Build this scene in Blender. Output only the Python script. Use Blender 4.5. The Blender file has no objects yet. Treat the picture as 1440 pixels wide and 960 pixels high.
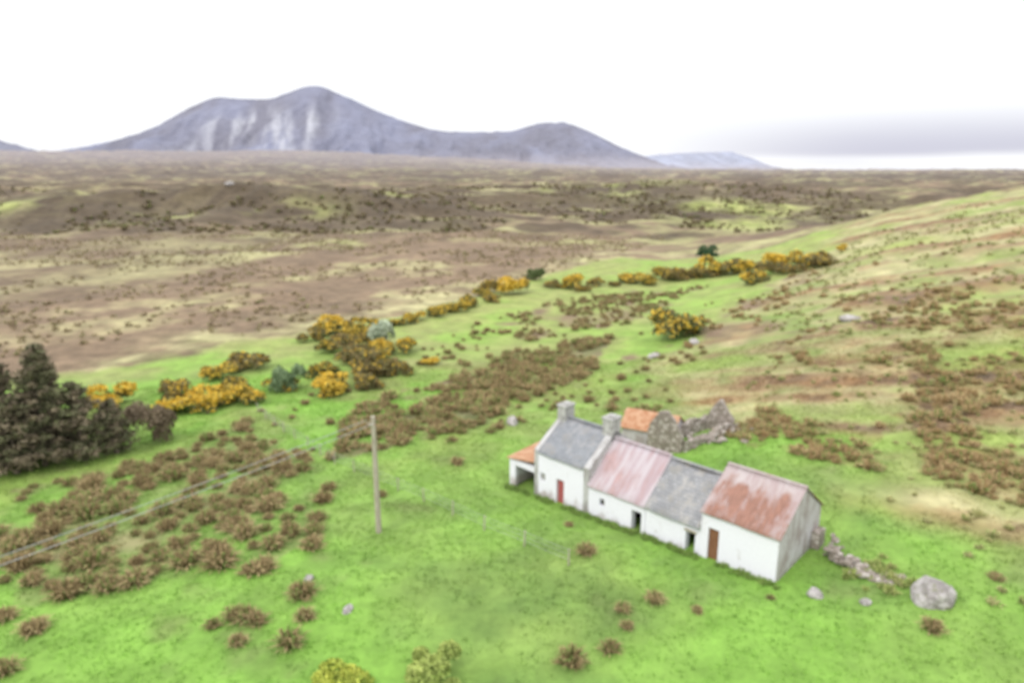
import bpy, math, numpy as np
from mathutils import Vector, Matrix
rng=np.random.default_rng(7)
SC=bpy.context.scene
def sm(a,b,x):
    t=np.clip((x-a)/(b-a),0,1); return t*t*(3-2*t)
def hsh(i,j,s):
    n=np.sin(i*127.1+j*311.7+s*74.7)*43758.5453
    return n-np.floor(n)
def vn(x,y,s):
    i=np.floor(x);j=np.floor(y);fx=x-i;fy=y-j
    fx=fx*fx*(3-2*fx);fy=fy*fy*(3-2*fy)
    a=hsh(i,j,s);b=hsh(i+1,j,s);c=hsh(i,j+1,s);d=hsh(i+1,j+1,s)
    return a+(b-a)*fx+(c-a)*fy+(a-b-c+d)*fx*fy
def fbm(x,y,sc,s=0,o=4):
    r=0;a=.5;t=0
    for k in range(o):
        c,sn=math.cos(k*.9+.4),math.sin(k*.9+.4)
        X=(x*c-y*sn)/sc;Y=(x*sn+y*c)/sc
        r=r+a*(vn(X,Y,s+k)-.5)*2;t+=a;a*=.5;sc/=2.03
    return r/t
# ------------------------------------------------------------ terrain
PY=[-500,0,300,600,1100,1800,2600,4000,14000]
ORG=np.array([13.8,31.7]);AV=np.array([-.716,.698]);BV=np.array([.698,.716])
def knoll(x,y): return np.exp(-np.abs((x+165)/125)**3-((y-385)/52)**2)
def H(x,y):
    x=np.asarray(x,float);y=np.asarray(y,float)
    z=-3*sm(30,80,y-.3*x)
    foot=15+.36*np.maximum(0,y-75)
    q=(x-foot)/6.
    d=6*np.log1p(np.exp(np.clip(q,-30,30)))+np.where(q>30,(q-30)*6,0)
    s=.13+.21*sm(20,120,y)
    hill=45*(1-np.exp(-d*s/45))*(1-sm(165,310,y))
    z=z+hill
    a=x/np.maximum(y,50)
    w=1-sm(-.35,.3,a)
    z=z+w*np.interp(y,PY,[0,0,0,8,18,45,95,60,0])+(1-w)*np.interp(y,PY,[0,0,0,6,14,22,24,10,0])
    z=z+knoll(x,y)*(11.5+8*fbm(x,y,42,52))+9*np.exp(-((x-120)/150)**2-((y-560)/70)**2)+6*np.exp(-((x+20)/70)**2-((y-500)/40)**2)+5*np.exp(-((x+420)/130)**2-((y-520)/60)**2)
    z=z+2.4*sm(90,260,y)*fbm(x,y,60,3)+7*sm(350,900,y)*fbm(x,y,220,5)
    bil=.45-np.abs(fbm(x,y*1.3,85,55,5))*2.4
    z=z+4.4*sm(190,400,y)*(1+sm(500,1500,y))*bil
    z=z+1.5*sm(170,330,y)*fbm(x,y,22,57,4)+.4*sm(85,140,y)*fbm(x,y,9,58,3)
    hm=sm(0,12,hill)
    z=z+(.12+.9*hm)*fbm(x,y,14,9)+(.07+.15*sm(0,4,hill))*fbm(x,y,2.5,12,3)
    us=x*.90-y*.43;vs=x*.43+y*.90
    z=z+.6*sm(2,8,hill)*fbm(us*.22,vs*1.15,4.2,81,3)
    u=(x-ORG[0])*AV[0]+(y-ORG[1])*AV[1];v=(x-ORG[0])*BV[0]+(y-ORG[1])*BV[1]
    du=np.maximum(np.maximum(-u,u-20),0);dv=np.maximum(np.maximum(-v,v-6),0)
    k=1-sm(.3,3.5,np.hypot(du,dv))
    return z*(1-k)+k*(-.05*np.clip(u,-2,22)+.03*v)
def inpoly(x,y,pts):
    r=np.zeros(x.shape,bool);n=len(pts)
    for i in range(n):
        x1,y1=pts[i];x2,y2=pts[(i+1)%n]
        if y1==y2: continue
        c=((y1>y)!=(y2>y))&(x<(x2-x1)*(y-y1)/(y2-y1)+x1)
        r^=c
    return r
RUSHL=[(-38,44.4),(-32,50),(-25,61),(-16,51),(-11.6,41.4),(-11.1,35.5),(-14.2,32.6),(-21.9,30.3),(-30,32.7)]
RUSHM=[(-15,52),(-16,68),(-7,76),(-2,88),(15,99),(9,77),(2,69),(-3,60),(-7,54)]
RUSHN=[(-6,101),(5,124),(26,138),(40,136),(22,114),(6,98)]
RUST=[[(30,72),(42,68),(41,61),(31,66)],[(43,92),(68,81),(60,64),(49,64),(41,76)],[(38,64),(60,60),(45,44.8),(33,48.9)],
 [(30,54),(33,50),(33,38),(30,34),(27.3,40.5)],[(16,54),(22,56),(27,50),(24,42.7),(20.8,45.5)],[(14,82),(28,84),(60,128),(63,138),(47,119),(29,98)]]
STRAW=[(-50,74),(-52,89),(-44,97),(-34,108),(-28,104),(-29,94),(-37,81),(-43,73)]
C=lambda *a:np.array(a,float)
GB=C(.175,.320,.055);GM=C(.190,.265,.07);GY=C(.285,.33,.095);GD=C(.095,.175,.04)
BR=C(.20,.142,.092);OL=C(.25,.235,.11);DK=C(.095,.072,.048);ST=C(.41,.375,.20);RU=C(.26,.155,.075)
def mx(a,b,t):
    t=np.clip(t,0,1)[...,None];return a*(1-t)+b*t
def gcol(x,y):
    n0=fbm(x,y,1.3,24,3);n1=fbm(x,y,9,21);n2=fbm(x,y,3.2,22);n3=fbm(x,y,28,23);n5=fbm(x,y*.45,70,27,5)
    xw=x+fbm(x,y,7,31)*(2.5+.02*y);yw=y+fbm(x,y,7,35)*(3+.03*y)
    f=mx(GB,GM,.35+n1*1.0+n3*.5);f=mx(f,GY,(n3*1.4+n2*.7+n1*.5+.08));f=mx(f,GD,n2*1.0-.10+n0*.12+n1*.6)
    f=mx(f,BR*1.1,(n2*1.2+n0*.4-.5)*.6)
    f=mx(f,OL,sm(45,95,y)*(.35+n1*.9+n2*.4))
    f=mx(f,GY,.45*sm(60,110,y))
    L=inpoly(xw,yw,RUSHL).astype(float);M=inpoly(xw,yw,RUSHM).astype(float);N=inpoly(xw,yw,RUSHN).astype(float)
    f=mx(f,mx(GD,OL,.4+n2),L*(.5+n2*.8));f=mx(f,mx(BR,GD,.25+n1),M*(.5+n2*1.3+n1*.6));f=mx(f,BR,N*(.2+n2*1.6))
    xh=np.interp(y,[0,33,38,45,55,77,105,147,250],[29,27.6,25.3,24.3,20,17,37,70,110])
    hm=sm(-4,4,x-xh+n1*5)*(1-sm(180,230,y))
    up=sm(55,100,y)
    us=x*.90-y*.43;vs=x*.43+y*.90
    bd=fbm(us*.22,vs*1.15,4.2,81,4)
    h=mx(mx(GM,GY,.5+n3),mx(OL,ST,.38+n2*1.1+n1*.6),.46+up*.42+n1*1.0+n2*.5+bd*.9)
    h=mx(h,mx(BR,RU,.5+n1),bd*2.2-.02+n2*.8+.15*n0)
    h=mx(h,DK,(n2*.8+n0*.6+bd*.9-.38))
    for P_ in RUST[:5]:
        h=mx(h,mx(RU,mx(BR,DK,.5+n0),.35+n2*1.1+bd),inpoly(xw,yw,P_)*(.6+n2*1.1+bd*1.6))
    f=mx(f,h,hm)
    f=mx(f,mx(RU,BR,.5+n2),inpoly(xw,yw,RUST[4])*(.42+n2*1.5)*(1-hm))
    f=mx(f,mx(OL,BR,.5+n2),inpoly(xw,yw,RUST[5])*(.25+n2*1.8+n1*.8))
    yb=np.interp(x,[-400,-76,-52,-46,-32,-20,-3,10,31,60,100,400],[60,74,80,89,101,113,140,165,195,190,185,260])
    far=sm(120,400,y)
    nn=fbm(x,y*.9,20,41,6);n6=fbm(x,y*.55,130,43,6);n7=fbm(x,y,6,47,4)
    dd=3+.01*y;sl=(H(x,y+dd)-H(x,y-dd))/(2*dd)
    b=mx(BR,OL,(.15+nn*1.7+n5*1.2+n7*.6)*(.25+.75*sm(-120,20,x+.35*(y-100))+.5*far))
    b=mx(b,ST*.85,(nn*1.8+n6*1.2+n7*1.0-.45)*(.45+.55*sm(-90,0,x)))
    b=mx(b,DK,sm(.0,.4,n5*.6-nn*.8+n6*.7+n7*.5)*(.28+.62*sm(220,380,y)))
    kn=sm(.15,.6,knoll(x,y))
    b=mx(b,mx(DK,OL*.9,.2+nn*2.0+n7),kn*.85)
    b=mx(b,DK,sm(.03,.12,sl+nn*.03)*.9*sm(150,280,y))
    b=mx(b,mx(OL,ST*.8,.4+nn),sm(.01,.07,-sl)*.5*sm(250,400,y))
    for (cx,cy,rx,ry) in [(-66,405,16,14),(110,330,30,30),(70,530,40,30),(-58,225,14,14),(-172,325,35,12),(-250,345,22,10),(150,420,50,30),(-110,340,20,10)]:
        g=np.exp(-((x-cx)/rx)**2-((y-cy)/ry)**2)
        b=mx(b,mx(GY,OL,.4+n7),g*(.4+nn*2.2+n7*1.0))
    Sm=inpoly(xw,yw,STRAW).astype(float)
    edge=np.exp(-((y-yb-5)/12.)**2)*sm(-60,-45,x)
    b=mx(b,mx(OL,ST,.5+n2*1.3),np.maximum(Sm,edge)*(.6+n1*1.3+n2*.6))
    b=b*(1+.25*n0*(1-sm(100,300,y))+.32*n7+.2*nn)[...,None]
    g=sm(-3,3,yb+n1*7+n2*3-y)
    c=mx(b,f,np.maximum(g,hm))
    c=mx(c,C(.31,.28,.30),.62*sm(450,2600,y))  # aerial haze painted into the vertex colour, paler with distance
    return np.clip(c*(1+.06*n0)[...,None],.01,.9)
# ------------------------------------------------------------ helpers
def link(o): SC.collection.objects.link(o);return o
def mesh(name,v,faces,mats,col=None,parent=None,smooth=False,mi=None):
    me=bpy.data.meshes.new(name)
    if isinstance(faces,np.ndarray):
        v=np.asarray(v,np.float32);k=faces.shape[1]
        me.vertices.add(len(v));me.vertices.foreach_set('co',v.ravel())
        me.loops.add(faces.size);me.loops.foreach_set('vertex_index',faces.astype(np.int32).ravel())
        me.polygons.add(len(faces));me.polygons.foreach_set('loop_start',np.arange(len(faces),dtype=np.int32)*k)
        me.polygons.foreach_set('loop_total',np.full(len(faces),k,np.int32))
    else:
        me.from_pydata([tuple(map(float,p)) for p in v],[],faces)
    if smooth: me.polygons.foreach_set('use_smooth',np.ones(len(me.polygons),bool))
    if mi is not None: me.polygons.foreach_set('material_index',np.asarray(mi,np.int32))
    me.update(calc_edges=True)
    if col is not None:
        a=me.attributes.new('Col','FLOAT_COLOR','POINT')
        cc=np.ones((len(v),4),np.float32);cc[:,:3]=col;a.data.foreach_set('color',cc.ravel())
    for m in (mats if isinstance(mats,list) else [mats]): me.materials.append(m)
    o=bpy.data.objects.new(name,me);link(o)
    if parent: o.parent=parent
    return o
def empty(name,loc=(0,0,0),rz=0):
    o=bpy.data.objects.new(name,None);o.location=loc;o.rotation_euler=(0,0,rz);o.empty_display_size=.5;return link(o)
class NT:
    def __init__(s,name):
        s.m=bpy.data.materials.new(name);s.m.use_nodes=True;s.t=s.m.node_tree;s.n=s.t.nodes
        s.b=s.n['Principled BSDF'];s.b.inputs['Roughness'].default_value=.9;s.b.inputs['Specular IOR Level'].default_value=.2
        s.tc=s.n.new('ShaderNodeTexCoord')
    def l(s,a,b): s.t.links.new(a,b)
    def noise(s,scale,detail=4,vec=None,st=None,rough=.55):
        n=s.n.new('ShaderNodeTexNoise');n.inputs['Scale'].default_value=scale;n.inputs['Detail'].default_value=detail;n.inputs['Roughness'].default_value=rough
        src=vec or s.tc.outputs['Object']
        if st:
            mp=s.n.new('ShaderNodeMapping');mp.inputs['Scale'].default_value=st;s.l(src,mp.inputs[0]);src=mp.outputs[0]
        s.l(src,n.inputs['Vector']);return n.outputs['Fac']
    def ramp(s,f,a,b,c0=0.,c1=1.):
        r=s.n.new('ShaderNodeMapRange');r.interpolation_type='SMOOTHSTEP';r.inputs[1].default_value=a;r.inputs[2].default_value=b;r.inputs[3].default_value=c0;r.inputs[4].default_value=c1
        s.l(f,r.inputs[0]);return r.outputs[0]
    def math(s,op,a,b):
        r=s.n.new('ShaderNodeMath');r.operation=op
        for i,q in enumerate((a,b)):
            if isinstance(q,(int,float)): r.inputs[i].default_value=q
            else: s.l(q,r.inputs[i])
        return r.outputs[0]
    def mix(s,f,a,b,mode='MIX'):
        r=s.n.new('ShaderNodeMix');r.data_type='RGBA';r.blend_type=mode
        for i,q in ((0,f),(6,a),(7,b)):
            if isinstance(q,(int,float)): r.inputs[i].default_value=q
            elif isinstance(q,tuple): r.inputs[i].default_value=(*q,1)
            else: s.l(q,r.inputs[i])
        return r.outputs[2]
    def bump(s,h,st,d):
        b=s.n.new('ShaderNodeBump');b.inputs['Strength'].default_value=st;b.inputs['Distance'].default_value=d
        s.l(h,b.inputs['Height']);s.l(b.outputs[0],s.b.inputs['Normal'])
    def out(s,c): s.l(c,s.b.inputs['Base Color']);return s.m
    def attr(s):
        a=s.n.new('ShaderNodeAttribute');a.attribute_name='Col';return a.outputs['Color']
    def sep(s):
        a=s.n.new('ShaderNodeSeparateXYZ');s.l(s.tc.outputs['Object'],a.inputs[0]);return a.outputs
t=NT('ground_turf')
nA=t.noise(2.2,6,rough=.7);nB=t.noise(.35,5)
f1=t.ramp(nA,.3,.7,.88,1.12);f2=t.ramp(nB,.3,.7,.84,1.16)
ff=t.math('MULTIPLY',f1,f2)
cmb=t.n.new('ShaderNodeCombineXYZ')
for i in range(3): t.l(ff,cmb.inputs[i])
c=t.mix(1.,t.attr(),cmb.outputs[0],'MULTIPLY')
t.bump(nA,.2,.1);GROUND=t.out(c)
t=NT('foliage');v=t.ramp(t.noise(3,3),.3,.7,.85,1.15)
cmb=t.n.new('ShaderNodeCombineXYZ')
for i in range(3): t.l(v,cmb.inputs[i])
FOL=t.out(t.mix(1.,t.attr(),cmb.outputs[0],'MULTIPLY'))
t=NT('mountain_scree_heath_haze');v=t.ramp(t.noise(.012,8,rough=.7),.3,.7,.9,1.1)  # vertex colours carry scree, heath and painted distance haze
cmb=t.n.new('ShaderNodeCombineXYZ')
for i in range(3): t.l(v,cmb.inputs[i])
MNT=t.out(t.mix(1.,t.attr(),cmb.outputs[0],'MULTIPLY'))
def simple(name,c1,c2,sc=2,st=None,bs=.3,bd=.03,a=.35,b=.65):
    t=NT(name);n=t.noise(sc,6,st=st,rough=.6);t.bump(n,bs,bd);return t.out(t.mix(t.ramp(n,a,b),c1,c2))
def whitewash(name,stain,base=(.82,.80,.87),gr=(.44,.39,.38)):
    t=NT(name);z=t.sep()[2]
    n=t.noise(1.3,6,st=(1,1,.6),rough=.65);n2=t.noise(6,5,rough=.6)
    lo=t.ramp(z,-.9,.5,.30,0.)
    k=t.ramp(t.math('ADD',t.math('ADD',n,lo),t.math('MULTIPLY',n2,.25)),.71-stain,.98-stain)
    t.bump(n2,.5,.04)
    return t.out(t.mix(k,t.mix(n2,base,(base[0]*.86,base[1]*.86,base[2]*.88)),gr))
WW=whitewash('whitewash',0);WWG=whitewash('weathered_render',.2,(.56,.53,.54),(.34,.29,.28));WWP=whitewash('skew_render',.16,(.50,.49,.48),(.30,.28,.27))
t=NT('rubble_stone');vo=t.n.new('ShaderNodeTexVoronoi');vo.inputs['Scale'].default_value=3.2;t.l(t.tc.outputs['Object'],vo.inputs['Vector'])
sx=t.n.new('ShaderNodeSeparateColor');t.l(vo.outputs['Color'],sx.inputs[0])
n=t.noise(5,5);c=t.mix(sx.outputs[0],(.48,.43,.39),(.28,.24,.21));c=t.mix(t.ramp(n,.5,.7),c,(.58,.55,.51))
c=t.mix(t.ramp(vo.outputs['Distance'],.32,.50,0,.7),c,(.17,.14,.11));t.bump(vo.outputs['Distance'],.5,.06);STONE=t.out(c)
t=NT('pale_rock');n=t.noise(1.4,8,rough=.7);n2=t.noise(4,5)
c=t.mix(t.ramp(n,.38,.6),(.22,.20,.19),(.46,.43,.42));c=t.mix(t.ramp(n2,.55,.68,0,.8),c,(.20,.20,.12));t.bump(n,.8,.12);ROCK=t.out(c)
def slate(name,c1,c2,lich):
    t=NT(name);b=t.n.new('ShaderNodeTexBrick');b.inputs['Scale'].default_value=1;b.inputs['Brick Width'].default_value=.3;b.inputs['Row Height'].default_value=.2
    b.inputs['Mortar Size'].default_value=.012;b.inputs['Color1'].default_value=(*c1,1);b.inputs['Color2'].default_value=(*c2,1);b.inputs['Mortar'].default_value=(.13,.13,.13,1)
    t.l(t.tc.outputs['Object'],b.inputs['Vector'])
    n=t.noise(1.6,6,rough=.7);c=t.mix(t.ramp(n,.46,.64,0,.85),b.outputs['Color'],lich)
    n2=t.noise(.8,6,rough=.7);c=t.mix(t.ramp(n2,.5,.68,0,.6),c,(.18,.17,.155))
    t.bump(b.outputs['Fac'],.3,.02);t.b.inputs['Roughness'].default_value=.65
    return t.out(c)
SL1=slate('slate_roof',(.20,.21,.23),(.26,.27,.29),(.31,.305,.31));SL2=slate('old_slate_roof',(.22,.22,.23),(.30,.30,.31),(.37,.35,.325))
def tin(name,pale,mid,rust,r0,r1,cap=.9,mul=1.45):
    t=NT(name);o=t.sep()
    st=t.noise(2.6,5,st=(1,.14,.14),rough=.6);bl=t.noise(.75,6,st=(1,.7,.7),rough=.65);fi=t.noise(7,5,st=(1,.25,.25),rough=.7)
    sheet=t.noise(1.25,0,st=(1,.02,.02))
    c=t.mix(t.ramp(st,.38,.62),pale,mid)
    low=t.ramp(o[2],4.4,3.5,-.08,.05)
    k=t.ramp(t.math('ADD',t.math('ADD',t.math('MULTIPLY',st,.4),t.math('ADD',t.math('MULTIPLY',sheet,.2),t.math('MULTIPLY',bl,.4))),low),r0,r1,0,cap)
    c=t.mix(k,c,t.mix(t.ramp(fi,.35,.65),rust,tuple(min(1,q*mul) for q in rust)))
    t.b.inputs['Roughness'].default_value=.65
    return t.out(c)
TIN1=tin('rusty_corrugated_iron',(.36,.28,.275),(.44,.385,.38),(.21,.10,.068),.44,.56)
TIN3=tin('faded_corrugated_iron',(.45,.395,.415),(.37,.28,.295),(.32,.21,.20),.52,.66,.7)
TINO=simple('orange_rusted_iron',(.36,.17,.09),(.48,.30,.19),2.5)
DOORB=simple('brown_painted_boards',(.18,.08,.045),(.26,.13,.07),4,st=(6,6,.5))
DOORR=simple('red_painted_boards',(.34,.08,.08),(.42,.14,.13),4,st=(6,6,.5))
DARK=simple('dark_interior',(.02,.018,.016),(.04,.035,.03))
WOOD=simple('weathered_wood',(.30,.26,.20),(.46,.42,.34),6,st=(4,4,.3))
PLASTER=simple('chimney_render',(.28,.27,.26),(.48,.47,.45),3)
GLASS=simple('window_glass',(.05,.055,.06),(.09,.10,.11),3)
WIRE=simple('galvanised_wire',(.30,.31,.32),(.42,.42,.43),5)
CER=simple('insulator_ceramic',(.20,.12,.08),(.28,.17,.11),9)
# ------------------------------------------------------------ ground sheet
NR,NC=1050,800
Y=np.geomspace(42,13000,NR)-60;A=np.linspace(-1.3,1.3,NC)
yy,aa=np.meshgrid(Y,A,indexing='ij');xx=(yy+60)*aa;zz=H(xx,yy)
idx=np.arange(NR*NC).reshape(NR,NC)
f=np.stack([idx[:-1,:-1],idx[:-1,1:],idx[1:,1:],idx[1:,:-1]],-1).reshape(-1,4)
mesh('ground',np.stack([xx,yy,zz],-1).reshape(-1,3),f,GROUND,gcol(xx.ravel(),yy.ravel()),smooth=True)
# ------------------------------------------------------------ mountains
def mountain(name,D,prof,run,col,scree=None,seed=0,gul=70):
    px=[a for a,b in prof];pz=[b for a,b in prof]
    X=np.linspace(px[0],px[-1],560);T=np.linspace(-1,1,240)
    tt,x=np.meshgrid(T,X,indexing='ij')
    pr=np.interp(X,px,pz);k=np.ones(13)/13;pr2=np.convolve(np.pad(pr,6,'edge'),k,'valid')
    pr2=pr2+9*fbm(X,X*0,130,seed+9,3)*np.clip(pr2/300,0,1)
    pr=np.tile(pr2,(len(T),1))
    yc=D+fbm(x,x*0,1500,seed+1)*350
    y=yc+tt*run
    e=(1-np.abs(tt))
    z=pr*(.35*e+.65*e**1.7)
    g=np.abs(fbm(x+fbm(x,y,600,seed+5)*160,y*.32,330,seed+2,6))
    z=z+gul*1.5*(.5-g*1.9)*np.sin(np.pi*np.clip(e,0,1))*np.clip(pr/400,.2,1)-25*(e<.02)
    z=z+18*fbm(x,y*.6,110,seed+8)*np.clip(e*4,0,1)*(e<.995)
    n=fbm(x,y*.6,420,seed+3,6);n2=fbm(x+.25*y,y*.12,85,seed+4,5)
    c=mx(C(*col),C(*col)*.70+C(.02,.012,0),.5+n*1.3+g*.9)  # col is pale blue-grey, with the aerial haze put into the base colour
    c=mx(c,C(*col)*1.12,n2*.6)
    if scree:
        x0,x1,z0,z1=scree
        m=sm(x0,x0+350,x)*(1-sm(x1-350,x1,x))*sm(z0,z0+60,z)*(1-sm(z1-260,z1,z))
        c=mx(c,C(.37,.37,.41),m*(.15+n2*2.0+n*.8)*.9)
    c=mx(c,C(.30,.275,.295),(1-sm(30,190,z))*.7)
    idx=np.arange(x.size).reshape(x.shape)
    f=np.stack([idx[:-1,:-1],idx[:-1,1:],idx[1:,1:],idx[1:,:-1]],-1).reshape(-1,4)
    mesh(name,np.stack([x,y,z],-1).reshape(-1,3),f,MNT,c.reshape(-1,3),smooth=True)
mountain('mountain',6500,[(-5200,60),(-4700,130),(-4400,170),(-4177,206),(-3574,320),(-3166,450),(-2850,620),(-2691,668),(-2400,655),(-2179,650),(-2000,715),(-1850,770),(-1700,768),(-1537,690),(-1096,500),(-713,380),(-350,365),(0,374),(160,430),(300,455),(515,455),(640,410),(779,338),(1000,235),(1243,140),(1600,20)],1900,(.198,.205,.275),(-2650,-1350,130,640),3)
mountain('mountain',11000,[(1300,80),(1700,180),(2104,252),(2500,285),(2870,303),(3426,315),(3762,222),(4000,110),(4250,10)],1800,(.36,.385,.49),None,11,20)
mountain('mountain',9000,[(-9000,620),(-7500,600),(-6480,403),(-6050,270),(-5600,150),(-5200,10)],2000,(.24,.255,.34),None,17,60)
# ------------------------------------------------------------ vegetation builders
def quads(P,size,rg,flat=0.,asp=1.6):
    n=len(P);d=rg.normal(size=(n,3));d[:,2]*=(1-flat);d/=np.linalg.norm(d,axis=1)[:,None]
    e=np.cross(d,rg.normal(size=(n,3)));e/=np.linalg.norm(e,axis=1)[:,None]
    s=(size*rg.uniform(.6,1.4,n))[:,None];d=d*s*asp;e=e*s
    v=np.stack([P-d-e*.3,P+e*.8,P+d+e*.3,P-e*.8],1).reshape(-1,3)
    return v,np.arange(4*n).reshape(n,4)
def bushmesh(seed,n,size,lob=9,flat=.55):
    rg=np.random.default_rng(seed)
    cs=rg.uniform(-1,1,(lob,3))*[.62,.62,.25]+[0,0,.38];rs=rg.uniform(.26,.48,lob)
    li=rg.integers(0,lob,n);d=rg.normal(size=(n,3));d/=np.linalg.norm(d,axis=1)[:,None]
    d[:,2]=np.where(d[:,2]<-.2,-d[:,2],d[:,2])
    r=rg.uniform(.45,1.08,n)**.6
    P=cs[li]+d*(rs[li]*r)[:,None]*[1,1,.85];P[:,2]=np.maximum(P[:,2],.0)
    v,f=quads(P,size,rg)
    v[:,2]=np.maximum(v[:,2],-.05)
    return P,li,r,d,v,f
def gorse(x,y,w,yel,seed,name='gorse_bush'):
    n=1700;P,li,r,d,v,f=bushmesh(seed,n,.055)
    rg=np.random.default_rng(seed+900)
    nz=fbm(P[:,0]*1.,P[:,1]+P[:,2],.35,seed,3)
    top=sm(.05,.75,P[:,2]+.25*d[:,2]+nz*.7)
    isy=rg.uniform(size=n)<(yel*(.2+1.0*top))
    dark=mx(C(.15,.125,.06),C(.10,.14,.045),rg.uniform(size=n));
    if yel<.3: dark=mx(C(.21,.15,.07),C(.15,.15,.06),rg.uniform(size=n))
    ye=mx(C(.70,.46,.05),C(.58,.42,.08),rg.uniform(size=n))
    c=np.where(isy[:,None],ye,dark);c=np.repeat(c,4,0)
    o=mesh(name,v,f,FOL,c);h=w*.5*rng.uniform(.8,1.15)
    o.scale=(w*.58,w*.5,h);o.location=(x,y,float(H(x,y))-.1);o.rotation_euler=(0,0,seed*1.3)
G=[(-.7,137.4,7.5,.8),(-4.5,139,5,.25),(12.9,143.8,6,.7),(9,146,5,.15),(26.7,149.2,6,.6),(33.6,152.5,6,.35),(39,151,6,.2),(44.1,150,8.5,.55),(47,146,7,.15),(49.1,146.7,7,.6),(53.2,137,8,.75),(50.5,132,7,.1),(56.5,133,7,.6),(57,126,6,.1),(65.7,136,3,.7),(45.2,126.6,6.5,.5),
 (22.8,92.7,7,.3),(25.5,95,5,.35),(-26.4,100.6,6,.7),(-22.5,98,4,.5),(-17.7,91,4.5,.65),(-19.3,83.1,5.5,.1),(-15.4,89.3,4.5,.5),(-33.2,81.6,5.5,.15),(-31.3,67.7,5,.75),(-28.5,69,4.5,.55),(-33.5,66.2,5,.7),(-30.5,71,4.5,.3),(-42,68.2,4.5,.8),(-20.2,72.5,4.8,.75),(-16.2,74,4,.15),(-10.5,84,2.5,.8),(-15.8,109.8,4.5,.5),(-10.1,118.7,5,.45),(-7.9,123.6,5,.4),(-4,128,4,.2),(-17.1,78.4,5,.12),(-21,105,4,.4),(-35,78,4,.5),(-23,79,4,.3),(15,140,3.5,.2),(22,145,3,.15),(-20,87,4,.1),(-25,90,4,.3),(-38,73,3,.2),
 (-13,114,4,.4),(-18.5,107,3.5,.35),(-24,103,4.5,.4),(18,146,4,.15),(36,149,6,.15),(42,147,6,.15),(-29,97,4,.2),(-24,95,4.5,.12),(-21.5,93,4.5,.2),(-22,87,5,.1),(-18,84,5,.35),(-14,80,4,.15),(-26,74,3.5,.4),(-36,70,4,.25),(60,133,4,.15),(52,127,5,.12),(30,146,5,.4),(-6,133,4,.3)]
for i,g in enumerate(G): gorse(*g,seed=100+i)
def shrub(name,x,y,w,h,cA,cB,seed,n=1800,size=.05):
    P,li,r,d,v,f=bushmesh(seed,n,size);rg=np.random.default_rng(seed)
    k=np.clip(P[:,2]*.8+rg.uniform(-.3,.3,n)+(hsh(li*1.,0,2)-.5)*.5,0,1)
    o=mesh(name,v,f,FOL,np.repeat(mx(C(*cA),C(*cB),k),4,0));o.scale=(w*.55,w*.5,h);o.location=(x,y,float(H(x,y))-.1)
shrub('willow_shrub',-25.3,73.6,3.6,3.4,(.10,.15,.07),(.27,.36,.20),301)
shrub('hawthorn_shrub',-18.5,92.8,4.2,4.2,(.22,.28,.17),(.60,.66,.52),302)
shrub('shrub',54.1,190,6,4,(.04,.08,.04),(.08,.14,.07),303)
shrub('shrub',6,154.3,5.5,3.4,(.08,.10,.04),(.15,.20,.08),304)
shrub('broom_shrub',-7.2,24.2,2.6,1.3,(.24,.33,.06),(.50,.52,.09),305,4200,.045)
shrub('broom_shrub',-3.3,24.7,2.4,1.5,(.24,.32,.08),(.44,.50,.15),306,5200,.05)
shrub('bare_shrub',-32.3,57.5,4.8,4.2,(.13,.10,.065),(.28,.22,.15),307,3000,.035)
def conifer(x,y,h,R,seed):
    rg=np.random.default_rng(seed);Ps=[]
    nS=8;nh=9;tv=[];lean=rg.uniform(-.06,.06,2)
    for k in range(nh):
        t_=k/(nh-1);r=.24*(1-t_)**.9+.02
        for s in range(nS):
            a=2*math.pi*s/nS;tv.append((lean[0]*h*t_**2+r*math.cos(a),lean[1]*h*t_**2+r*math.sin(a),h*.97*t_-.3))
    tf=[[k*nS+s,k*nS+(s+1)%nS,(k+1)*nS+(s+1)%nS,(k+1)*nS+s] for k in range(nh-1) for s in range(nS)]
    nb=int(h*16)
    for b in range(nb):
        hz=rg.uniform(.05,.985);a=rg.uniform(0,2*math.pi)
        L=R*(1-hz)**.7*rg.uniform(.5,1.2)+.15
        m=int(16+L*26);t_=rg.uniform(.12,1,m)**.8
        dr=rg.uniform(-.05,.35)
        sp=.12+.17*L*np.sin(np.pi*np.clip(t_,.1,.95))*.5
        p=np.stack([lean[0]*h*hz**2+np.cos(a)*L*t_,lean[1]*h*hz**2+np.sin(a)*L*t_,h*hz*.95+L*t_*dr+L*.12*t_**2],1)+rg.normal(size=(m,3))*sp[:,None]*[1,1,.5]
        Ps.append(np.column_stack([p,t_,np.full(m,rg.uniform())]))
    Q=np.concatenate(Ps);v,f=quads(Q[:,:3],.085,rg,.3,2.3)
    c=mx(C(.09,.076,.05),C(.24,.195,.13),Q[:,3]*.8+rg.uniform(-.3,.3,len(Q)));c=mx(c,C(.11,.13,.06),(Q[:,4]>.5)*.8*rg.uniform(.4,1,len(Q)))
    n0=len(tv);v=np.concatenate([np.array(tv),v]);f=np.concatenate([np.array(tf),f+n0])
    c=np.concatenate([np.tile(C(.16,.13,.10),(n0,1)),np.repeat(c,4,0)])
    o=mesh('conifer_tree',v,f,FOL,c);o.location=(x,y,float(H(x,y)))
for i,(x,y,h,R) in enumerate([(-41,50.5,11.6,3.2),(-37.8,51.3,10.6,2.9),(-35.2,52.3,7.2,2.6),(-33.6,54,5.0,1.9),(-44,53,12,3.6),(-40,54.5,9,3),(-48,58,11,3.4),(-43,47.5,8.5,3.2),(-50,52,11,3.5),(-38.8,49.5,6.5,2.5)]): conifer(x,y,h,R,500+i)
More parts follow.
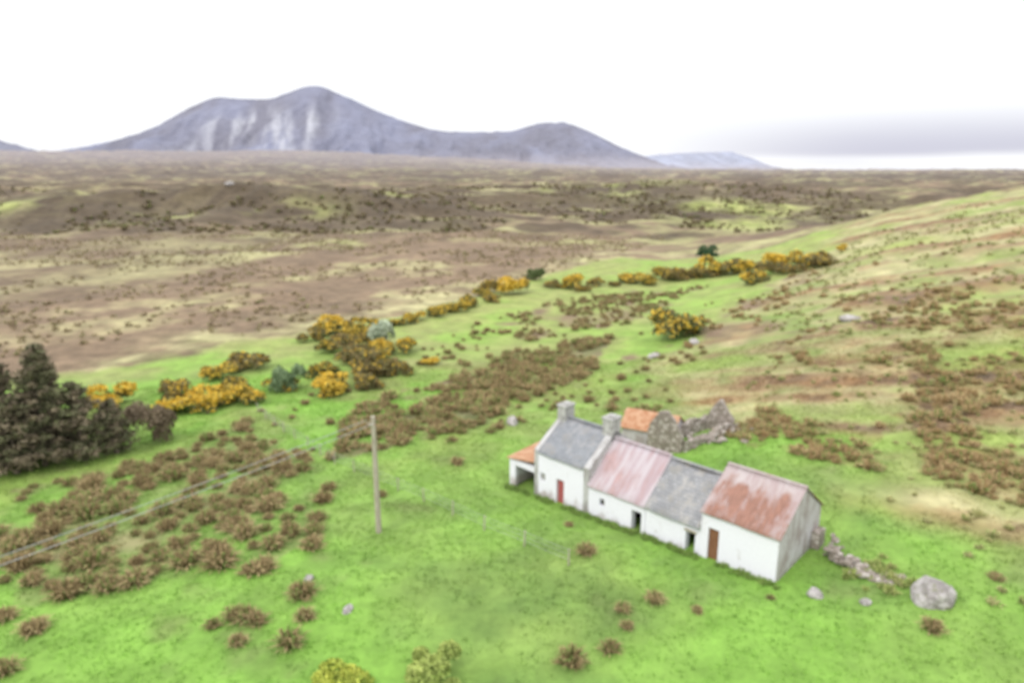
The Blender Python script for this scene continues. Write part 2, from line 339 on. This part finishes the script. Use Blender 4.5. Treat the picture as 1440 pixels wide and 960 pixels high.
def tussocks(name,pts,nb,cA,cB,wd=.045,gr=.35,tm=1.25):
    pts=np.array(pts);n=len(pts);rg=np.random.default_rng(5)
    X=np.repeat(pts[:,0],nb);Yv=np.repeat(pts[:,1],nb);S=np.repeat(pts[:,2],nb);Z=np.repeat(H(pts[:,0],pts[:,1]),nb)
    N=len(X);a=rg.uniform(0,2*math.pi,N);tl=rg.uniform(.05,tm,N);ln=S*rg.uniform(.55,1.1,N)
    dx=np.cos(a)*np.sin(tl);dy=np.sin(a)*np.sin(tl);dz=np.cos(tl)
    ro=S*.4*np.sqrt(rg.uniform(size=N));bx=X+np.cos(a)*ro;by=Yv+np.sin(a)*ro
    w=wd*S/.6*rg.uniform(.7,1.5,N);b2=rg.uniform(0,2*math.pi,N);wx=np.cos(b2)*w;wy=np.sin(b2)*w
    base1=np.stack([bx-wx,by-wy,Z-.03],1);base2=np.stack([bx+wx,by+wy,Z-.03],1)
    mid=np.stack([bx+dx*ln*.62,by+dy*ln*.62,Z+dz*ln*.8],1);wv=np.stack([wx,wy,0*wx],1)*.9
    tip=np.stack([bx+dx*ln*1.1,by+dy*ln*1.1,Z+dz*ln*.75],1)
    v=np.stack([base1,base2,mid+wv,tip,mid-wv],1).reshape(-1,3)
    f4=np.arange(N)[:,None]*5+np.array([[0,1,2,4]]);f3=np.arange(N)[:,None]*5+np.array([[4,2,3,3]])
    k=np.clip(rg.uniform(-.2,1.2,N)*.6+np.repeat(rg.uniform(-.1,.5,n),nb),0,1)
    c=mx(C(*cA),C(*cB),k);gm=(rg.uniform(size=N)<np.repeat(rg.uniform(0,gr,n),nb));c=np.where(gm[:,None],C(.19,.26,.07),c)
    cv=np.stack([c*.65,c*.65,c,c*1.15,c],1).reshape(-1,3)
    faces=[list(q) for q in f4.tolist()]+[q[:3] for q in f3.tolist()]
    return mesh(name,v,faces,FOL,cv)
def scatter(poly,n,smin,smax,sc,th,seed,mind=.8):
    rg=np.random.default_rng(seed);p=np.array(poly);lo=p.min(0)-2;hi=p.max(0)+2
    q=rg.uniform(lo,hi,(n,2));xw=q[:,0]+fbm(q[:,0],q[:,1],7,31)*3;yw=q[:,1]+fbm(q[:,0],q[:,1],7,35)*4
    k=inpoly(xw,yw,poly)&(fbm(q[:,0],q[:,1],sc,seed)>th)
    q=q[k];out=[]
    for a in q:
        if mind==0 or all((a[0]-b[0])**2+(a[1]-b[1])**2>mind**2 for b in out[-400:]): out.append(a)
    out=np.array(out);return np.column_stack([out,smin+(smax-smin)*rg.uniform(0,1,len(out))**1.6])
single=np.array([(-10.7,30.7,1.0),(-22.6,28,.9),(-24.7,29,.8),(-21.9,25.2,.8),(-12.9,28.8,.8),(-10.1,26.9,.95),(-10,28.8,.7),(-12.5,26.9,.6),(-14.2,28.2,.55),(4.2,34.5,.8),(5.4,29.2,.6),(7.1,29.9,.7),(5.4,27.9,.45),(4.4,26.3,.65),(2.6,25.6,.9),(-12.8,42.2,.95),(-11.6,35.6,.95),(19,26.8,.7),(-13.6,33.2,1.0),(-14.2,32.9,.8),(-12.2,28.5,.7),(-13.4,28.9,.8),(-20,32,1.1),(-21,31.5,1.),(-23,31,1.1),(-22.3,31.8,1.1),(-24.5,35,1.),(9,29,.4),(13,30.2,.3),(-17,35,1.1),(3.5,38,.4),(24,30,.5),(26,27,.5),(-25.5,25,.8),(-9,43,.6),(-13,44.5,.8)])
rl=scatter(RUSHL,1500,.5,1.3,4,-.28,61,.95);rm=scatter(RUSHM,3200,.45,1.15,4,-.22,62,.75);rn=scatter(RUSHN,1600,.4,.95,6,-.02,63,1.)
wide=scatter([(-30,56),(-14,44),(0,52),(14,60),(24,80),(38,112),(40,135),(10,135),(-10,100),(-22,70)],1800,.35,.9,7,.12,64,.9)
near=np.concatenate([single,rl]);near[:,2]*=.88
tussocks('rush_clumps',near,230,(.22,.16,.075),(.40,.31,.16),.022,.35,1.35)
tussocks('rush_clumps',np.concatenate([rm,rn,wide]),90,(.21,.15,.07),(.41,.315,.16),.04)
hp=[scatter(P_,int(900),.35,.9,4,-.1,70+i,.6) for i,P_ in enumerate(RUST)]
hp.append(scatter([(24,28),(30,60),(22,58),(40,100),(75,125),(60,70),(34,32)],900,.3,.75,4,.15,90,.8))
tussocks('moor_grass_clumps',np.concatenate(hp),90,(.30,.20,.09),(.48,.36,.19),.032,.35,1.35)
sp=scatter([(24,24),(22,60),(38,100),(72,145),(110,160),(95,110),(50,50),(34,30)],3600,.25,.6,6,-.15,91,.6)
tussocks('pale_grass_tufts',sp,40,(.30,.30,.11),(.48,.45,.22),.045)
hb=scatter([(-330,300),(-120,270),(0,270),(80,270),(150,280),(330,420),(250,560),(-400,560)],7000,.9,2.2,30,-.05,93,0)
tussocks('heather_clumps',hb,18,(.13,.10,.062),(.26,.215,.115),.09,.15)
hb2=scatter([(-90,80),(-40,100),(-25,118),(-3,145),(30,200),(60,270),(-60,290),(-260,290),(-200,190)],11000,.35,.9,14,-.12,94,0)
tussocks('bog_tussocks',hb2,16,(.22,.16,.10),(.42,.36,.20),.07,.1)
# short grass sward
ng=75000;rg=np.random.default_rng(3)
r=rg.uniform(0,1,ng)**.6*62+22;an=rg.uniform(-.72,.72,ng);gx=r*np.sin(an)*1.08;gy=r*np.cos(an)
u=(gx-ORG[0])*AV[0]+(gy-ORG[1])*AV[1];v_=(gx-ORG[0])*BV[0]+(gy-ORG[1])*BV[1]
k=~((u>-.1)&(u<19.6)&(v_>-.1)&(v_<6.2))&(fbm(gx,gy,2.2,77,3)>-.35);gx=gx[k];gy=gy[k];ng=len(gx)
gz=H(gx,gy);gc=gcol(gx,gy)*rg.uniform(1.0,1.4,(ng,1))
nb=4;X=np.repeat(gx,nb)+rg.normal(size=ng*nb)*.09;Yv=np.repeat(gy,nb)+rg.normal(size=ng*nb)*.09;Z=np.repeat(gz,nb);hh=rg.uniform(.05,.15,ng*nb);a=rg.uniform(0,6.28,ng*nb);w=.035
tx=rg.normal(size=ng*nb)*.09;ty=rg.normal(size=ng*nb)*.09
v=np.stack([np.stack([X-np.cos(a)*w,Yv-np.sin(a)*w,Z-.02],1),np.stack([X+np.cos(a)*w,Yv+np.sin(a)*w,Z-.02],1),np.stack([X+tx,Yv+ty,Z+hh],1)],1).reshape(-1,3)
mesh('grass',v,np.arange(len(v)).reshape(-1,3),FOL,np.repeat(gc,nb*3,0))
# ------------------------------------------------------------ stones
def stone(name,x,y,sx,sy,sz,seed,mat=None,sink=.25):
    import bmesh
    bm=bmesh.new();bmesh.ops.create_icosphere(bm,subdivisions=4,radius=1)
    rg=np.random.default_rng(seed);o_=rg.uniform(0,50,3);pl=rg.normal(size=(9,3));pl[:,2]=np.abs(pl[:,2]);pl/=np.linalg.norm(pl,axis=1)[:,None]
    for v in bm.verts:
        p=np.array(v.co);
        for n_ in pl:
            dd=p@n_-.72
            if dd>0: p=p-n_*dd*.85
        k=1+.16*float(fbm(np.array(p[0]+o_[0]),np.array(p[1]+p[2]*1.3+o_[1]),.9,seed,4))
        v.co=p*k
    me=bpy.data.meshes.new(name);bm.to_mesh(me);bm.free();me.materials.append(mat or ROCK)
    o=bpy.data.objects.new(name,me);link(o);o.scale=(sx,sy,sz);o.rotation_euler=(0,0,seed*.7);o.location=(x,y,float(H(x,y))+sz*(1-sink)*.5)
for i,(x,y,a,b,c_) in enumerate([(20.3,29.0,1.2,.95,.85),(-8.1,29.4,.4,.25,.15),(15.2,30.1,.5,.35,.3),(41,81,1.2,.8,.6),(18,83,1,.7,.5),(24,87,.8,.7,.5),(0,60,.9,.6,.6),(-10.8,32.2,.3,.3,.2),(17.1,29,.3,.25,.2),(-150,372,2.6,2,1.6)]):
    stone('boulder',x,y,a,b,c_,i+1)
def rubble_mesh(name,pts,n,hfun,wid,smin,smax,seed,mat):
    import bmesh
    rg=np.random.default_rng(seed);P=np.array(pts,float);seg=np.linalg.norm(np.diff(P,axis=0),axis=1);cum=np.r_[0,np.cumsum(seg)]
    bm0=bmesh.new();bmesh.ops.create_icosphere(bm0,subdivisions=2,radius=1);bv=np.array([v.co[:] for v in bm0.verts]);bf=np.array([[v.index for v in f.verts] for f in bm0.faces]);bm0.free()
    V=[];F=[]
    for i in range(n):
        t_=rg.uniform(0,cum[-1]);x=np.interp(t_,cum,P[:,0]);y=np.interp(t_,cum,P[:,1]);h=hfun(t_/cum[-1])
        zz_=rg.uniform(0,1)*h;sp=wid*(1-.5*zz_/max(h,.01));x+=rg.normal()*sp*.5;y+=rg.normal()*sp*.5
        s=rg.uniform(smin,smax)*np.array([rg.uniform(.8,1.5),rg.uniform(.8,1.3),rg.uniform(.5,.8)])
        w=bv*(1+.22*(vn(bv[:,0]*2+i,bv[:,1]*2+bv[:,2]*2,i)-.5)[:,None]*2);w=np.clip(w,-.82,.82)*s
        a=rg.uniform(0,3.14);ca,sa=math.cos(a),math.sin(a);w=np.stack([w[:,0]*ca-w[:,1]*sa,w[:,0]*sa+w[:,1]*ca,w[:,2]],1)
        F.append(bf+len(bv)*i);V.append(w+[x,y,float(H(x,y))+zz_])
    return mesh(name,np.concatenate(V),np.concatenate(F),mat)
rubble_mesh('dry_stone_wall',[(17.6,34.2),(17.8,32.6),(18.1,31.4),(18.8,30.8),(19.8,30.7)],85,lambda t:1.2*(1-t)**1.8+.02,.6,.10,.26,4,STONE)
wt=np.array([(17.9+rg.normal()*.7+.6*k,32.2+rg.normal()*.9-.5*k,rg.uniform(.25,.55)) for k in np.linspace(0,3,30)])
tussocks('grass_by_wall',wt,50,(.25,.33,.08),(.42,.42,.17),.04)
# ------------------------------------------------------------ farm buildings (shared local frame)
RZ=math.atan2(-.698,.716)
def bx(V,F,x0,x1,y0,y1,z0,z1):
    n=len(V);V+= [(x0,y0,z0),(x1,y0,z0),(x1,y1,z0),(x0,y1,z0),(x0,y0,z1),(x1,y0,z1),(x1,y1,z1),(x0,y1,z1)]
    F+=[[n+a for a in q] for q in ((0,3,2,1),(4,5,6,7),(0,1,5,4),(1,2,6,5),(2,3,7,6),(3,0,4,7))]
def boxobj(name,b,mat,par): 
    V=[];F=[]
    for q in b: bx(V,F,*q)
    return mesh(name,V,F,mat,parent=par)
def gable(name,x0,x1,W,zb,ef,er,zr,mat,par,y0=0):
    pr=[(y0,zb),(W-y0,zb),(W-y0,er),(W/2,zr),(y0,ef)]
    V=[(x0,y,z) for y,z in pr]+[(x1,y,z) for y,z in pr]
    F=[[4,3,2,1,0],[5,6,7,8,9]]+[[i,(i+1)%5,5+(i+1)%5,5+i] for i in range(5)]
    return mesh(name,V,F,mat,parent=par)
def frontwall(name,x0,x1,th,zb,ze,ops,mat,par,y0=0):
    ops=sorted(ops);V=[];F=[];cx=x0
    for (a,b,z0,z1) in ops:
        bx(V,F,cx,a,y0,y0+th,zb,ze);bx(V,F,a,b,y0,y0+th,z1,ze)
        if z0>zb: bx(V,F,a,b,y0,y0+th,zb,z0)
        cx=b
    bx(V,F,cx,x1,y0,y0+th,zb,ze);return mesh(name,V,F,mat,parent=par)
def roof(name,x0,x1,W,ef,er,zr,mat,par,corr=False,ov=.18,th=.05,sag=0):
    nx=int((x1-x0)/.019) if corr else 24;ny=8
    for side in (0,1):
        e=ef if side==0 else er;ye=-ov if side==0 else W+ov
        sl=(zr-e)/(W/2);ze=e-sl*ov
        X=np.linspace(x0,x1,nx);T=np.linspace(0,1,ny);tt,xg=np.meshgrid(T,X,indexing='ij')
        y=ye+(W/2-ye)*tt;z=ze+(zr+.02-ze)*tt+.09
        if corr: z=z+.018*np.sin(xg*2*np.pi/.152)
        z=z-sag*np.sin(np.pi*(xg-x0)/(x1-x0))*(.3+.7*tt)+.035*fbm(xg,y,1.2,side+int(abs(x0)))
        y=y+(1-tt)*.06*fbm(xg,xg*0,.9,4,3)
        v1=np.stack([xg,y,z],-1).reshape(-1,3);v2=v1-[0,0,th];n=len(v1);idx=np.arange(n).reshape(ny,nx)
        f1=np.stack([idx[:-1,:-1],idx[:-1,1:],idx[1:,1:],idx[1:,:-1]],-1).reshape(-1,4);f2=f1[:,::-1]+n
        ed=np.r_[idx[0,:],idx[1:,-1],idx[-1,:-1][::-1],idx[1:-1,0][::-1]];e2=np.roll(ed,-1)
        f3=np.stack([ed,ed+n,e2+n,e2],-1)
        mesh(name+('_front' if side==0 else '_back'),np.concatenate([v1,v2]),np.concatenate([f1,f2,f3]),mat,parent=par,smooth=corr)
    boxobj('ridge_cap',[(x0,x1,W/2-.10,W/2+.10,zr+.06-sag*.2,zr+.14-sag*.2)],mat,par)
def group(name): return empty(name,(ORG[0],ORG[1],0),RZ)
zb=-1.6
g=group('rusty_roof_barn');W=5.7;x0,x1=-4.4,0;ef,er,zr=2.62,2.4,4.45
frontwall('front_wall',x0,x1,.45,zb,ef,[(-4.15,-3.3,zb,1.75)],WW,g)
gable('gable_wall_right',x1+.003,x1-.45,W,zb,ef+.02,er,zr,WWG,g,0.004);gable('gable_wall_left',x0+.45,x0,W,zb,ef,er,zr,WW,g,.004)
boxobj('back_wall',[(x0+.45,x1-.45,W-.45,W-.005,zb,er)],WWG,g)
boxobj('door',[(-4.13,-3.92,.16,.21,-.35,1.72),(-3.91,-3.70,.16,.21,-.35,1.72),(-3.69,-3.48,.16,.21,-.35,1.72),(-3.47,-3.32,.16,.21,-.35,1.72)],DOORB,g)
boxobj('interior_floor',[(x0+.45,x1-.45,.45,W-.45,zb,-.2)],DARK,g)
roof('corrugated_roof',x0-.05,x1+.12,W,ef,er,zr,TIN1,g,True,.16)
boxobj('buttress',[(.01,.45,4.6,5.5,zb,1.2)],STONE,g)
g=group('slate_roof_byre');W=5.5;x0,x1=-8.1,-4.41;ef,er,zr=1.55,1.6,3.75
frontwall('front_wall',x0,x1,.45,zb,ef,[(-5.35,-4.75,zb,1.0),],WW,g,.05)
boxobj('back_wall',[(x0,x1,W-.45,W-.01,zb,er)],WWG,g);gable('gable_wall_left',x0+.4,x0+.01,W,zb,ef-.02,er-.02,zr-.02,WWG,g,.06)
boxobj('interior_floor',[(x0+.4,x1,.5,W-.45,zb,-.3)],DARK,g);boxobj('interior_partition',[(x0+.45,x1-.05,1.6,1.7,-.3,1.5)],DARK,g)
boxobj('lintel',[(-5.45,-4.65,.0,.045,1.0,1.14)],WOOD,g)
roof('slate_roof',x0,x1-.02,W,ef,er,zr,SL2,g,False,.14,.06,.14)
g=group('tin_roof_byre');x0,x1=-12.4,-8.11;ef,er,zr=1.52,1.6,3.85
frontwall('front_wall',x0,x1,.45,zb,ef,[(-9.05,-8.35,zb,.95),(-11.5,-11.1,.35,.85)],WW,g)
boxobj('back_wall',[(x0,x1,W-.45,W-.01,zb,er)],WWG,g)
boxobj('window_glass',[(-11.49,-11.11,.2,.24,.36,.84)],GLASS,g);boxobj('window_frame',[(-11.32,-11.28,.17,.2,.36,.84)],WOOD,g)
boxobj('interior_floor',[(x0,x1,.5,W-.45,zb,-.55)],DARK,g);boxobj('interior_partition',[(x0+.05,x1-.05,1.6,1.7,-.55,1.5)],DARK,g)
roof('corrugated_roof',x0-.02,x1+.02,W,ef,er,zr,TIN3,g,True,.15)
g=group('whitewashed_cottage');W=5.6;x0,x1=-17.1,-12.41;ef,er,zr=2.45,2.45,4.25
frontwall('front_wall',x0,x1,.5,zb,ef,[(-15.1,-14.45,zb,1.0),(-16.55,-16.1,.45,1.0)],WW,g)
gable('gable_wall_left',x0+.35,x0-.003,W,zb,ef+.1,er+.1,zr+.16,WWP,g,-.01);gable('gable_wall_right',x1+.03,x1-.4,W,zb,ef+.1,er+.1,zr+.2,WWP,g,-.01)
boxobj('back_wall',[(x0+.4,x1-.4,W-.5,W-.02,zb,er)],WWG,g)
boxobj('door',[(-15.08,-14.78,.18,.23,-.9,.99),(-14.77,-14.47,.18,.23,-.9,.99)],DOORR,g)
boxobj('boarded_window',[(-16.54,-16.11,.10,.15,.46,.99)],PLASTER,g)
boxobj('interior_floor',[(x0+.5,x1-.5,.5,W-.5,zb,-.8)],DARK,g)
roof('slate_roof',x0+.35,x1-.4,W,ef,er,zr,SL1,g,False,.14,.06,.05)
for nm,xa,xb,zt in (('chimney_left',-17.05,-16.35,5.1),('chimney_right',-13.15,-12.38,5.15)):
    boxobj(nm,[(xa,xb,W/2-.5,W/2+.5,3.6,zt),(xa-.06,xb+.06,W/2-.56,W/2+.56,zt,zt+.12),(xa+.12,xb-.12,W/2-.32,W/2+.32,zt+.12,zt+.22)],PLASTER,g)
L0,L1=-19.5,-17.11
boxobj('lean_to_walls',[(L0,L0+.35,0,4,zb,1.15),(L0+.35,L1,3.6,4,zb,1.3),(L0+.35,L0+.36+.2,.0,.3,zb,1.0)],WW,g)
boxobj('lean_to_lintel',[(L0+.352,L1,.02,.3,.75,1.17)],WW,g)
V=[(L0-.15,-.15,1.17),(L1,-.15,1.55),(L1,4.15,1.75),(L0-.15,4.15,1.37)];V+=[(a,b,c_+.07) for a,b,c_ in V]
mesh('lean_to_roof',V,[[3,2,1,0],[4,5,6,7],[0,1,5,4],[1,2,6,5],[2,3,7,6],[3,0,4,7]],TINO,parent=g)
ux=rg.uniform(-.3,19.6,260);wp=np.array([(ORG[0]+AV[0]*u_-BV[0]*o_,ORG[1]+AV[1]*u_-BV[1]*o_,s_) for u_,o_,s_ in zip(ux,rg.uniform(.05,.5,260),rg.uniform(.12,.36,260)) if not (3.2<u_<4.3 or 14.3<u_<15.2)])
tussocks('grass_at_wall_foot',wp,26,(.14,.26,.05),(.27,.36,.10),.045)
# ------------------------------------------------------------ ruined outbuilding behind
rg_=empty('ruined_stone_house')
def ruinwall(name,p,q,hs,th,par,seed):
    p=np.array(p,float);q=np.array(q,float);L=np.linalg.norm(q-p);d=(q-p)/L;nrm=np.array([-d[1],d[0]]);nu=max(6,int(L/.16));nz=14
    V=[];U=np.linspace(0,1,nu);hh=np.interp(U,np.linspace(0,1,len(hs)),hs)+.28*fbm(U*L,U*0,.6,seed,3)
    hh=np.maximum(hh,.25)
    def ring(u,h,side,k):
        c=p+d*u*L+nrm*side*th/2*(1-.15*k);z0=float(H(c[0],c[1]))-.3
        j=.07*float(fbm(np.array(u*L*2+side),np.array(k*h*2),.8,seed+3,2));c=c+nrm*j
        return (c[0],c[1],z0+k*(h+.3))
    for i,u in enumerate(U):
        for k in range(nz): V.append(ring(u,hh[i],-1,k/(nz-1)))
        for k in range(nz-1,-1,-1): V.append(ring(u,hh[i],1,k/(nz-1)))
    m=2*nz;F=[[i*m+k,(i+1)*m+k,(i+1)*m+(k+1)%m,i*m+(k+1)%m] for i in range(nu-1) for k in range(m)]
    F+=[list(range(m)),[ (nu-1)*m+k for k in range(m-1,-1,-1)]]
    return mesh(name,V,F,STONE,parent=par)
ruinwall('gable_wall',(10.9,50.6),(13.2,49.4),[2.2,3.2,3.5,2.6,1.3],.6,rg_,1)
ruinwall('far_gable_wall',(16.4,54.4),(18.4,53.3),[1.0,2.1,2.5,1.6,.8],.6,rg_,2)
ruinwall('front_wall_low',(13.2,49.4),(18.4,53.3),[1.1,.5,.3,.9,.6],.55,rg_,3)
ruinwall('back_wall_low',(10.9,50.6),(16.4,54.4),[1.7,1.4,1.0,1.2,1.2],.55,rg_,4)
rubble_mesh('fallen_stones',[(13,50.5),(16,52),(19,53)],70,lambda t:.4,1.6,.12,.32,8,STONE).parent=rg_
s=empty('orange_roof_shed',(9.0,52.6,float(H(10,54))-.1),math.radians(-28))
boxobj('walls',[(0,4.2,0,3.2,-.6,1.7)],WWG,s)
V=[(-.15,-.2,1.6),(4.35,-.2,1.6),(4.35,1.6,2.7),(-.15,1.6,2.7),(-.15,3.4,1.6),(4.35,3.4,1.6)];V+=[(a,b,c_+.06) for a,b,c_ in V]
mesh('rusted_roof',V,[[6,7,8,9],[9,8,11,10],[3,2,1,0],[4,5,2,3],[0,1,7,6],[5,4,10,11],[1,2,8,7],[2,5,11,8],[3,0,6,9],[4,3,9,10]],TINO,parent=s)
mesh('gable_end',[(0,0,1.7),(0,1.6,2.6),(0,3.2,1.7),(.2,0,1.7),(.2,1.6,2.6),(.2,3.2,1.7),(4,0,1.7),(4,1.6,2.6),(4,3.2,1.7),(4.2,0,1.7),(4.2,1.6,2.6),(4.2,3.2,1.7)],[[0,1,2],[5,4,3],[6,7,8],[11,10,9]],WWG,parent=s)
# ------------------------------------------------------------ pole, wires, fence
def tube(V,F,p,q,r0,r1,n=10,seg=1):
    p=Vector(p);q=Vector(q);d=(q-p).normalized();a=d.orthogonal().normalized();b=d.cross(a);st=len(V)
    for k in range(seg+1):
        t_=k/seg;c_=p.lerp(q,t_);r=r0+(r1-r0)*t_
        for s_ in range(n):
            an=2*math.pi*s_/n;V.append(tuple(c_+a*r*math.cos(an)+b*r*math.sin(an)))
    for k in range(seg):
        for s_ in range(n): F.append([st+k*n+s_,st+k*n+(s_+1)%n,st+(k+1)*n+(s_+1)%n,st+(k+1)*n+s_])
    F.append([st+s_ for s_ in range(n)][::-1]);F.append([st+seg*n+s_ for s_ in range(n)])
wd=Vector((-11.9,-13.4,0)).normalized();wn=Vector((wd.y,-wd.x,0))
tops=[]
for (px,py) in ((-8.1,37.5),(-46,-5)):
    z0=float(H(px,py));e=empty('utility_pole',(px,py,z0));V=[];F=[];tube(V,F,(0,0,-.5),(0,0,7.45),.18,.135,14,6);mesh('pole_shaft',V,F,WOOD,parent=e,smooth=False)
    V=[];F=[];tube(V,F,wn*-.42+Vector((0,0,7.0))+wd*.15,wn*.42+Vector((0,0,7.0))+wd*.15,.045,.045,6);mesh('crossarm',V,F,WOOD,parent=e)
    V=[];F=[]
    for sg in (-1,1): tube(V,F,wn*.38*sg+Vector((0,0,7.04))+wd*.15,wn*.38*sg+Vector((0,0,7.2))+wd*.15,.045,.03,8)
    mesh('insulators',V,F,CER,parent=e);tops.append(Vector((px,py,z0)))
V=[];F=[]
for sg in (-1,1):
    a=tops[0]+wn*.38*sg+Vector((0,0,7.18))+wd*.15;b=tops[1]+wn*.38*sg+Vector((0,0,7.18))+wd*.15;N=24
    pts=[a.lerp(b,i/N)-Vector((0,0,1.0*4*(i/N)*(1-i/N))) for i in range(N+1)]
    for i in range(N): tube(V,F,pts[i],pts[i+1],.017,.017,5)
mesh('overhead_wires',V,F,WIRE)
e=empty('wire_fence');fp=[(-26,66),(-21,59),(-14,50),(-8,44),(-1.7,37.5),(3.1,33.3)];V=[];F=[];WV=[];WF=[];prev=None
for i in range(len(fp)-1):
    p=np.array(fp[i],float);q=np.array(fp[i+1],float);n=max(1,int(np.linalg.norm(q-p)/2.6))
    for k in range(n+(i==len(fp)-2)):
        c_=p+(q-p)*k/n;z=float(H(c_[0],c_[1]));tube(V,F,(c_[0],c_[1],z-.2),(c_[0]+rng.uniform(-.06,.06),c_[1],z+1.0),.05,.045,6)
        cur=(c_[0],c_[1],z)
        if prev:
            for hh_ in (.35,.65,.92): tube(WV,WF,(prev[0],prev[1],prev[2]+hh_),(cur[0],cur[1],cur[2]+hh_),.009,.009,4)
        prev=cur
mesh('fence_posts',V,F,WOOD,parent=e);mesh('fence_wires',WV,WF,WIRE,parent=e)
# ------------------------------------------------------------ sky, sun
EL,AZ=math.radians(48),math.radians(222)
w=bpy.data.worlds.new('World');SC.world=w;w.use_nodes=True;nt=w.node_tree;N=nt.nodes;N.clear();Lk=nt.links.new
out=N.new('ShaderNodeOutputWorld');sky=N.new('ShaderNodeTexSky');sky.sky_type='NISHITA';sky.sun_disc=False;sky.sun_elevation=EL;sky.sun_rotation=AZ
b1=N.new('ShaderNodeBackground');b1.inputs[1].default_value=.1;Lk(sky.outputs[0],b1.inputs[0])
tc=N.new('ShaderNodeTexCoord');sp_=N.new('ShaderNodeSeparateXYZ');Lk(tc.outputs['Generated'],sp_.inputs[0])
def MR(src,a,b,c0,c1):
    r=N.new('ShaderNodeMapRange');r.interpolation_type='SMOOTHSTEP'
    for i,q in enumerate((a,b,c0,c1)): r.inputs[i+1].default_value=q
    Lk(src,r.inputs[0]);return r.outputs[0]
def MM(op,a,b):
    r=N.new('ShaderNodeMath');r.operation=op
    for i,q in enumerate((a,b)):
        if isinstance(q,(int,float)): r.inputs[i].default_value=q
        else: Lk(q,r.inputs[i])
    return r.outputs[0]
def MC(f,a,b):
    m_=N.new('ShaderNodeMix');m_.data_type='RGBA'
    for i,q in ((0,f),(6,a),(7,b)):
        if isinstance(q,tuple): m_.inputs[i].default_value=(*q,1)
        else: Lk(q,m_.inputs[i])
    return m_.outputs[2]
mp=N.new('ShaderNodeMapping');mp.inputs['Scale'].default_value=(1.6,1.6,12);Lk(tc.outputs['Generated'],mp.inputs[0])
no=N.new('ShaderNodeTexNoise');no.inputs['Scale'].default_value=1.6;no.inputs['Detail'].default_value=6;Lk(mp.outputs[0],no.inputs['Vector'])
zz2=MM('ADD',sp_.outputs[2],MM('MULTIPLY',MM('SUBTRACT',no.outputs['Fac'],.5),.014))
band=MM('MULTIPLY',MR(zz2,.012,.026,0,1),MR(zz2,.026,.090,1,0));band=MM('MULTIPLY',band,MR(sp_.outputs[0],.10,.48,0,1))
thin=MM('MULTIPLY',MR(no.outputs['Fac'],.45,.72,0,.35),MR(sp_.outputs[2],.0,.2,1,0))
k=MM('MAXIMUM',band,thin)
base=MC(MR(sp_.outputs[2],.12,.5,0,1),(1.13,1.14,1.17),(1.95,1.98,2.02))
cloud=MC(k,base,(.69,.69,.81))
b2=N.new('ShaderNodeBackground');Lk(cloud,b2.inputs[0]);b2.inputs[1].default_value=1.
ms=N.new('ShaderNodeMixShader');ms.inputs[0].default_value=.92;Lk(b1.outputs[0],ms.inputs[1]);Lk(b2.outputs[0],ms.inputs[2]);Lk(ms.outputs[0],out.inputs[0])
l=bpy.data.lights.new('sun','SUN');l.energy=1.5;l.angle=math.radians(14);l.color=(1,.96,.9);lo=bpy.data.objects.new('sun',l);link(lo)
sd=Vector((math.sin(AZ)*math.cos(EL),math.cos(AZ)*math.cos(EL),math.sin(EL)));lo.rotation_euler=sd.to_track_quat('Z','Y').to_euler()
c=bpy.data.cameras.new('camera');c.lens=24;c.sensor_width=36;c.clip_end=40000;c.dof.use_dof=True;c.dof.focus_distance=3.;c.dof.aperture_fstop=1.3
cam=bpy.data.objects.new('camera',c);cam.location=(0,0,21);cam.rotation_euler=(math.radians(76),0,0);link(cam);SC.camera=cam
SC.view_settings.view_transform='Standard';SC.view_settings.look='None'
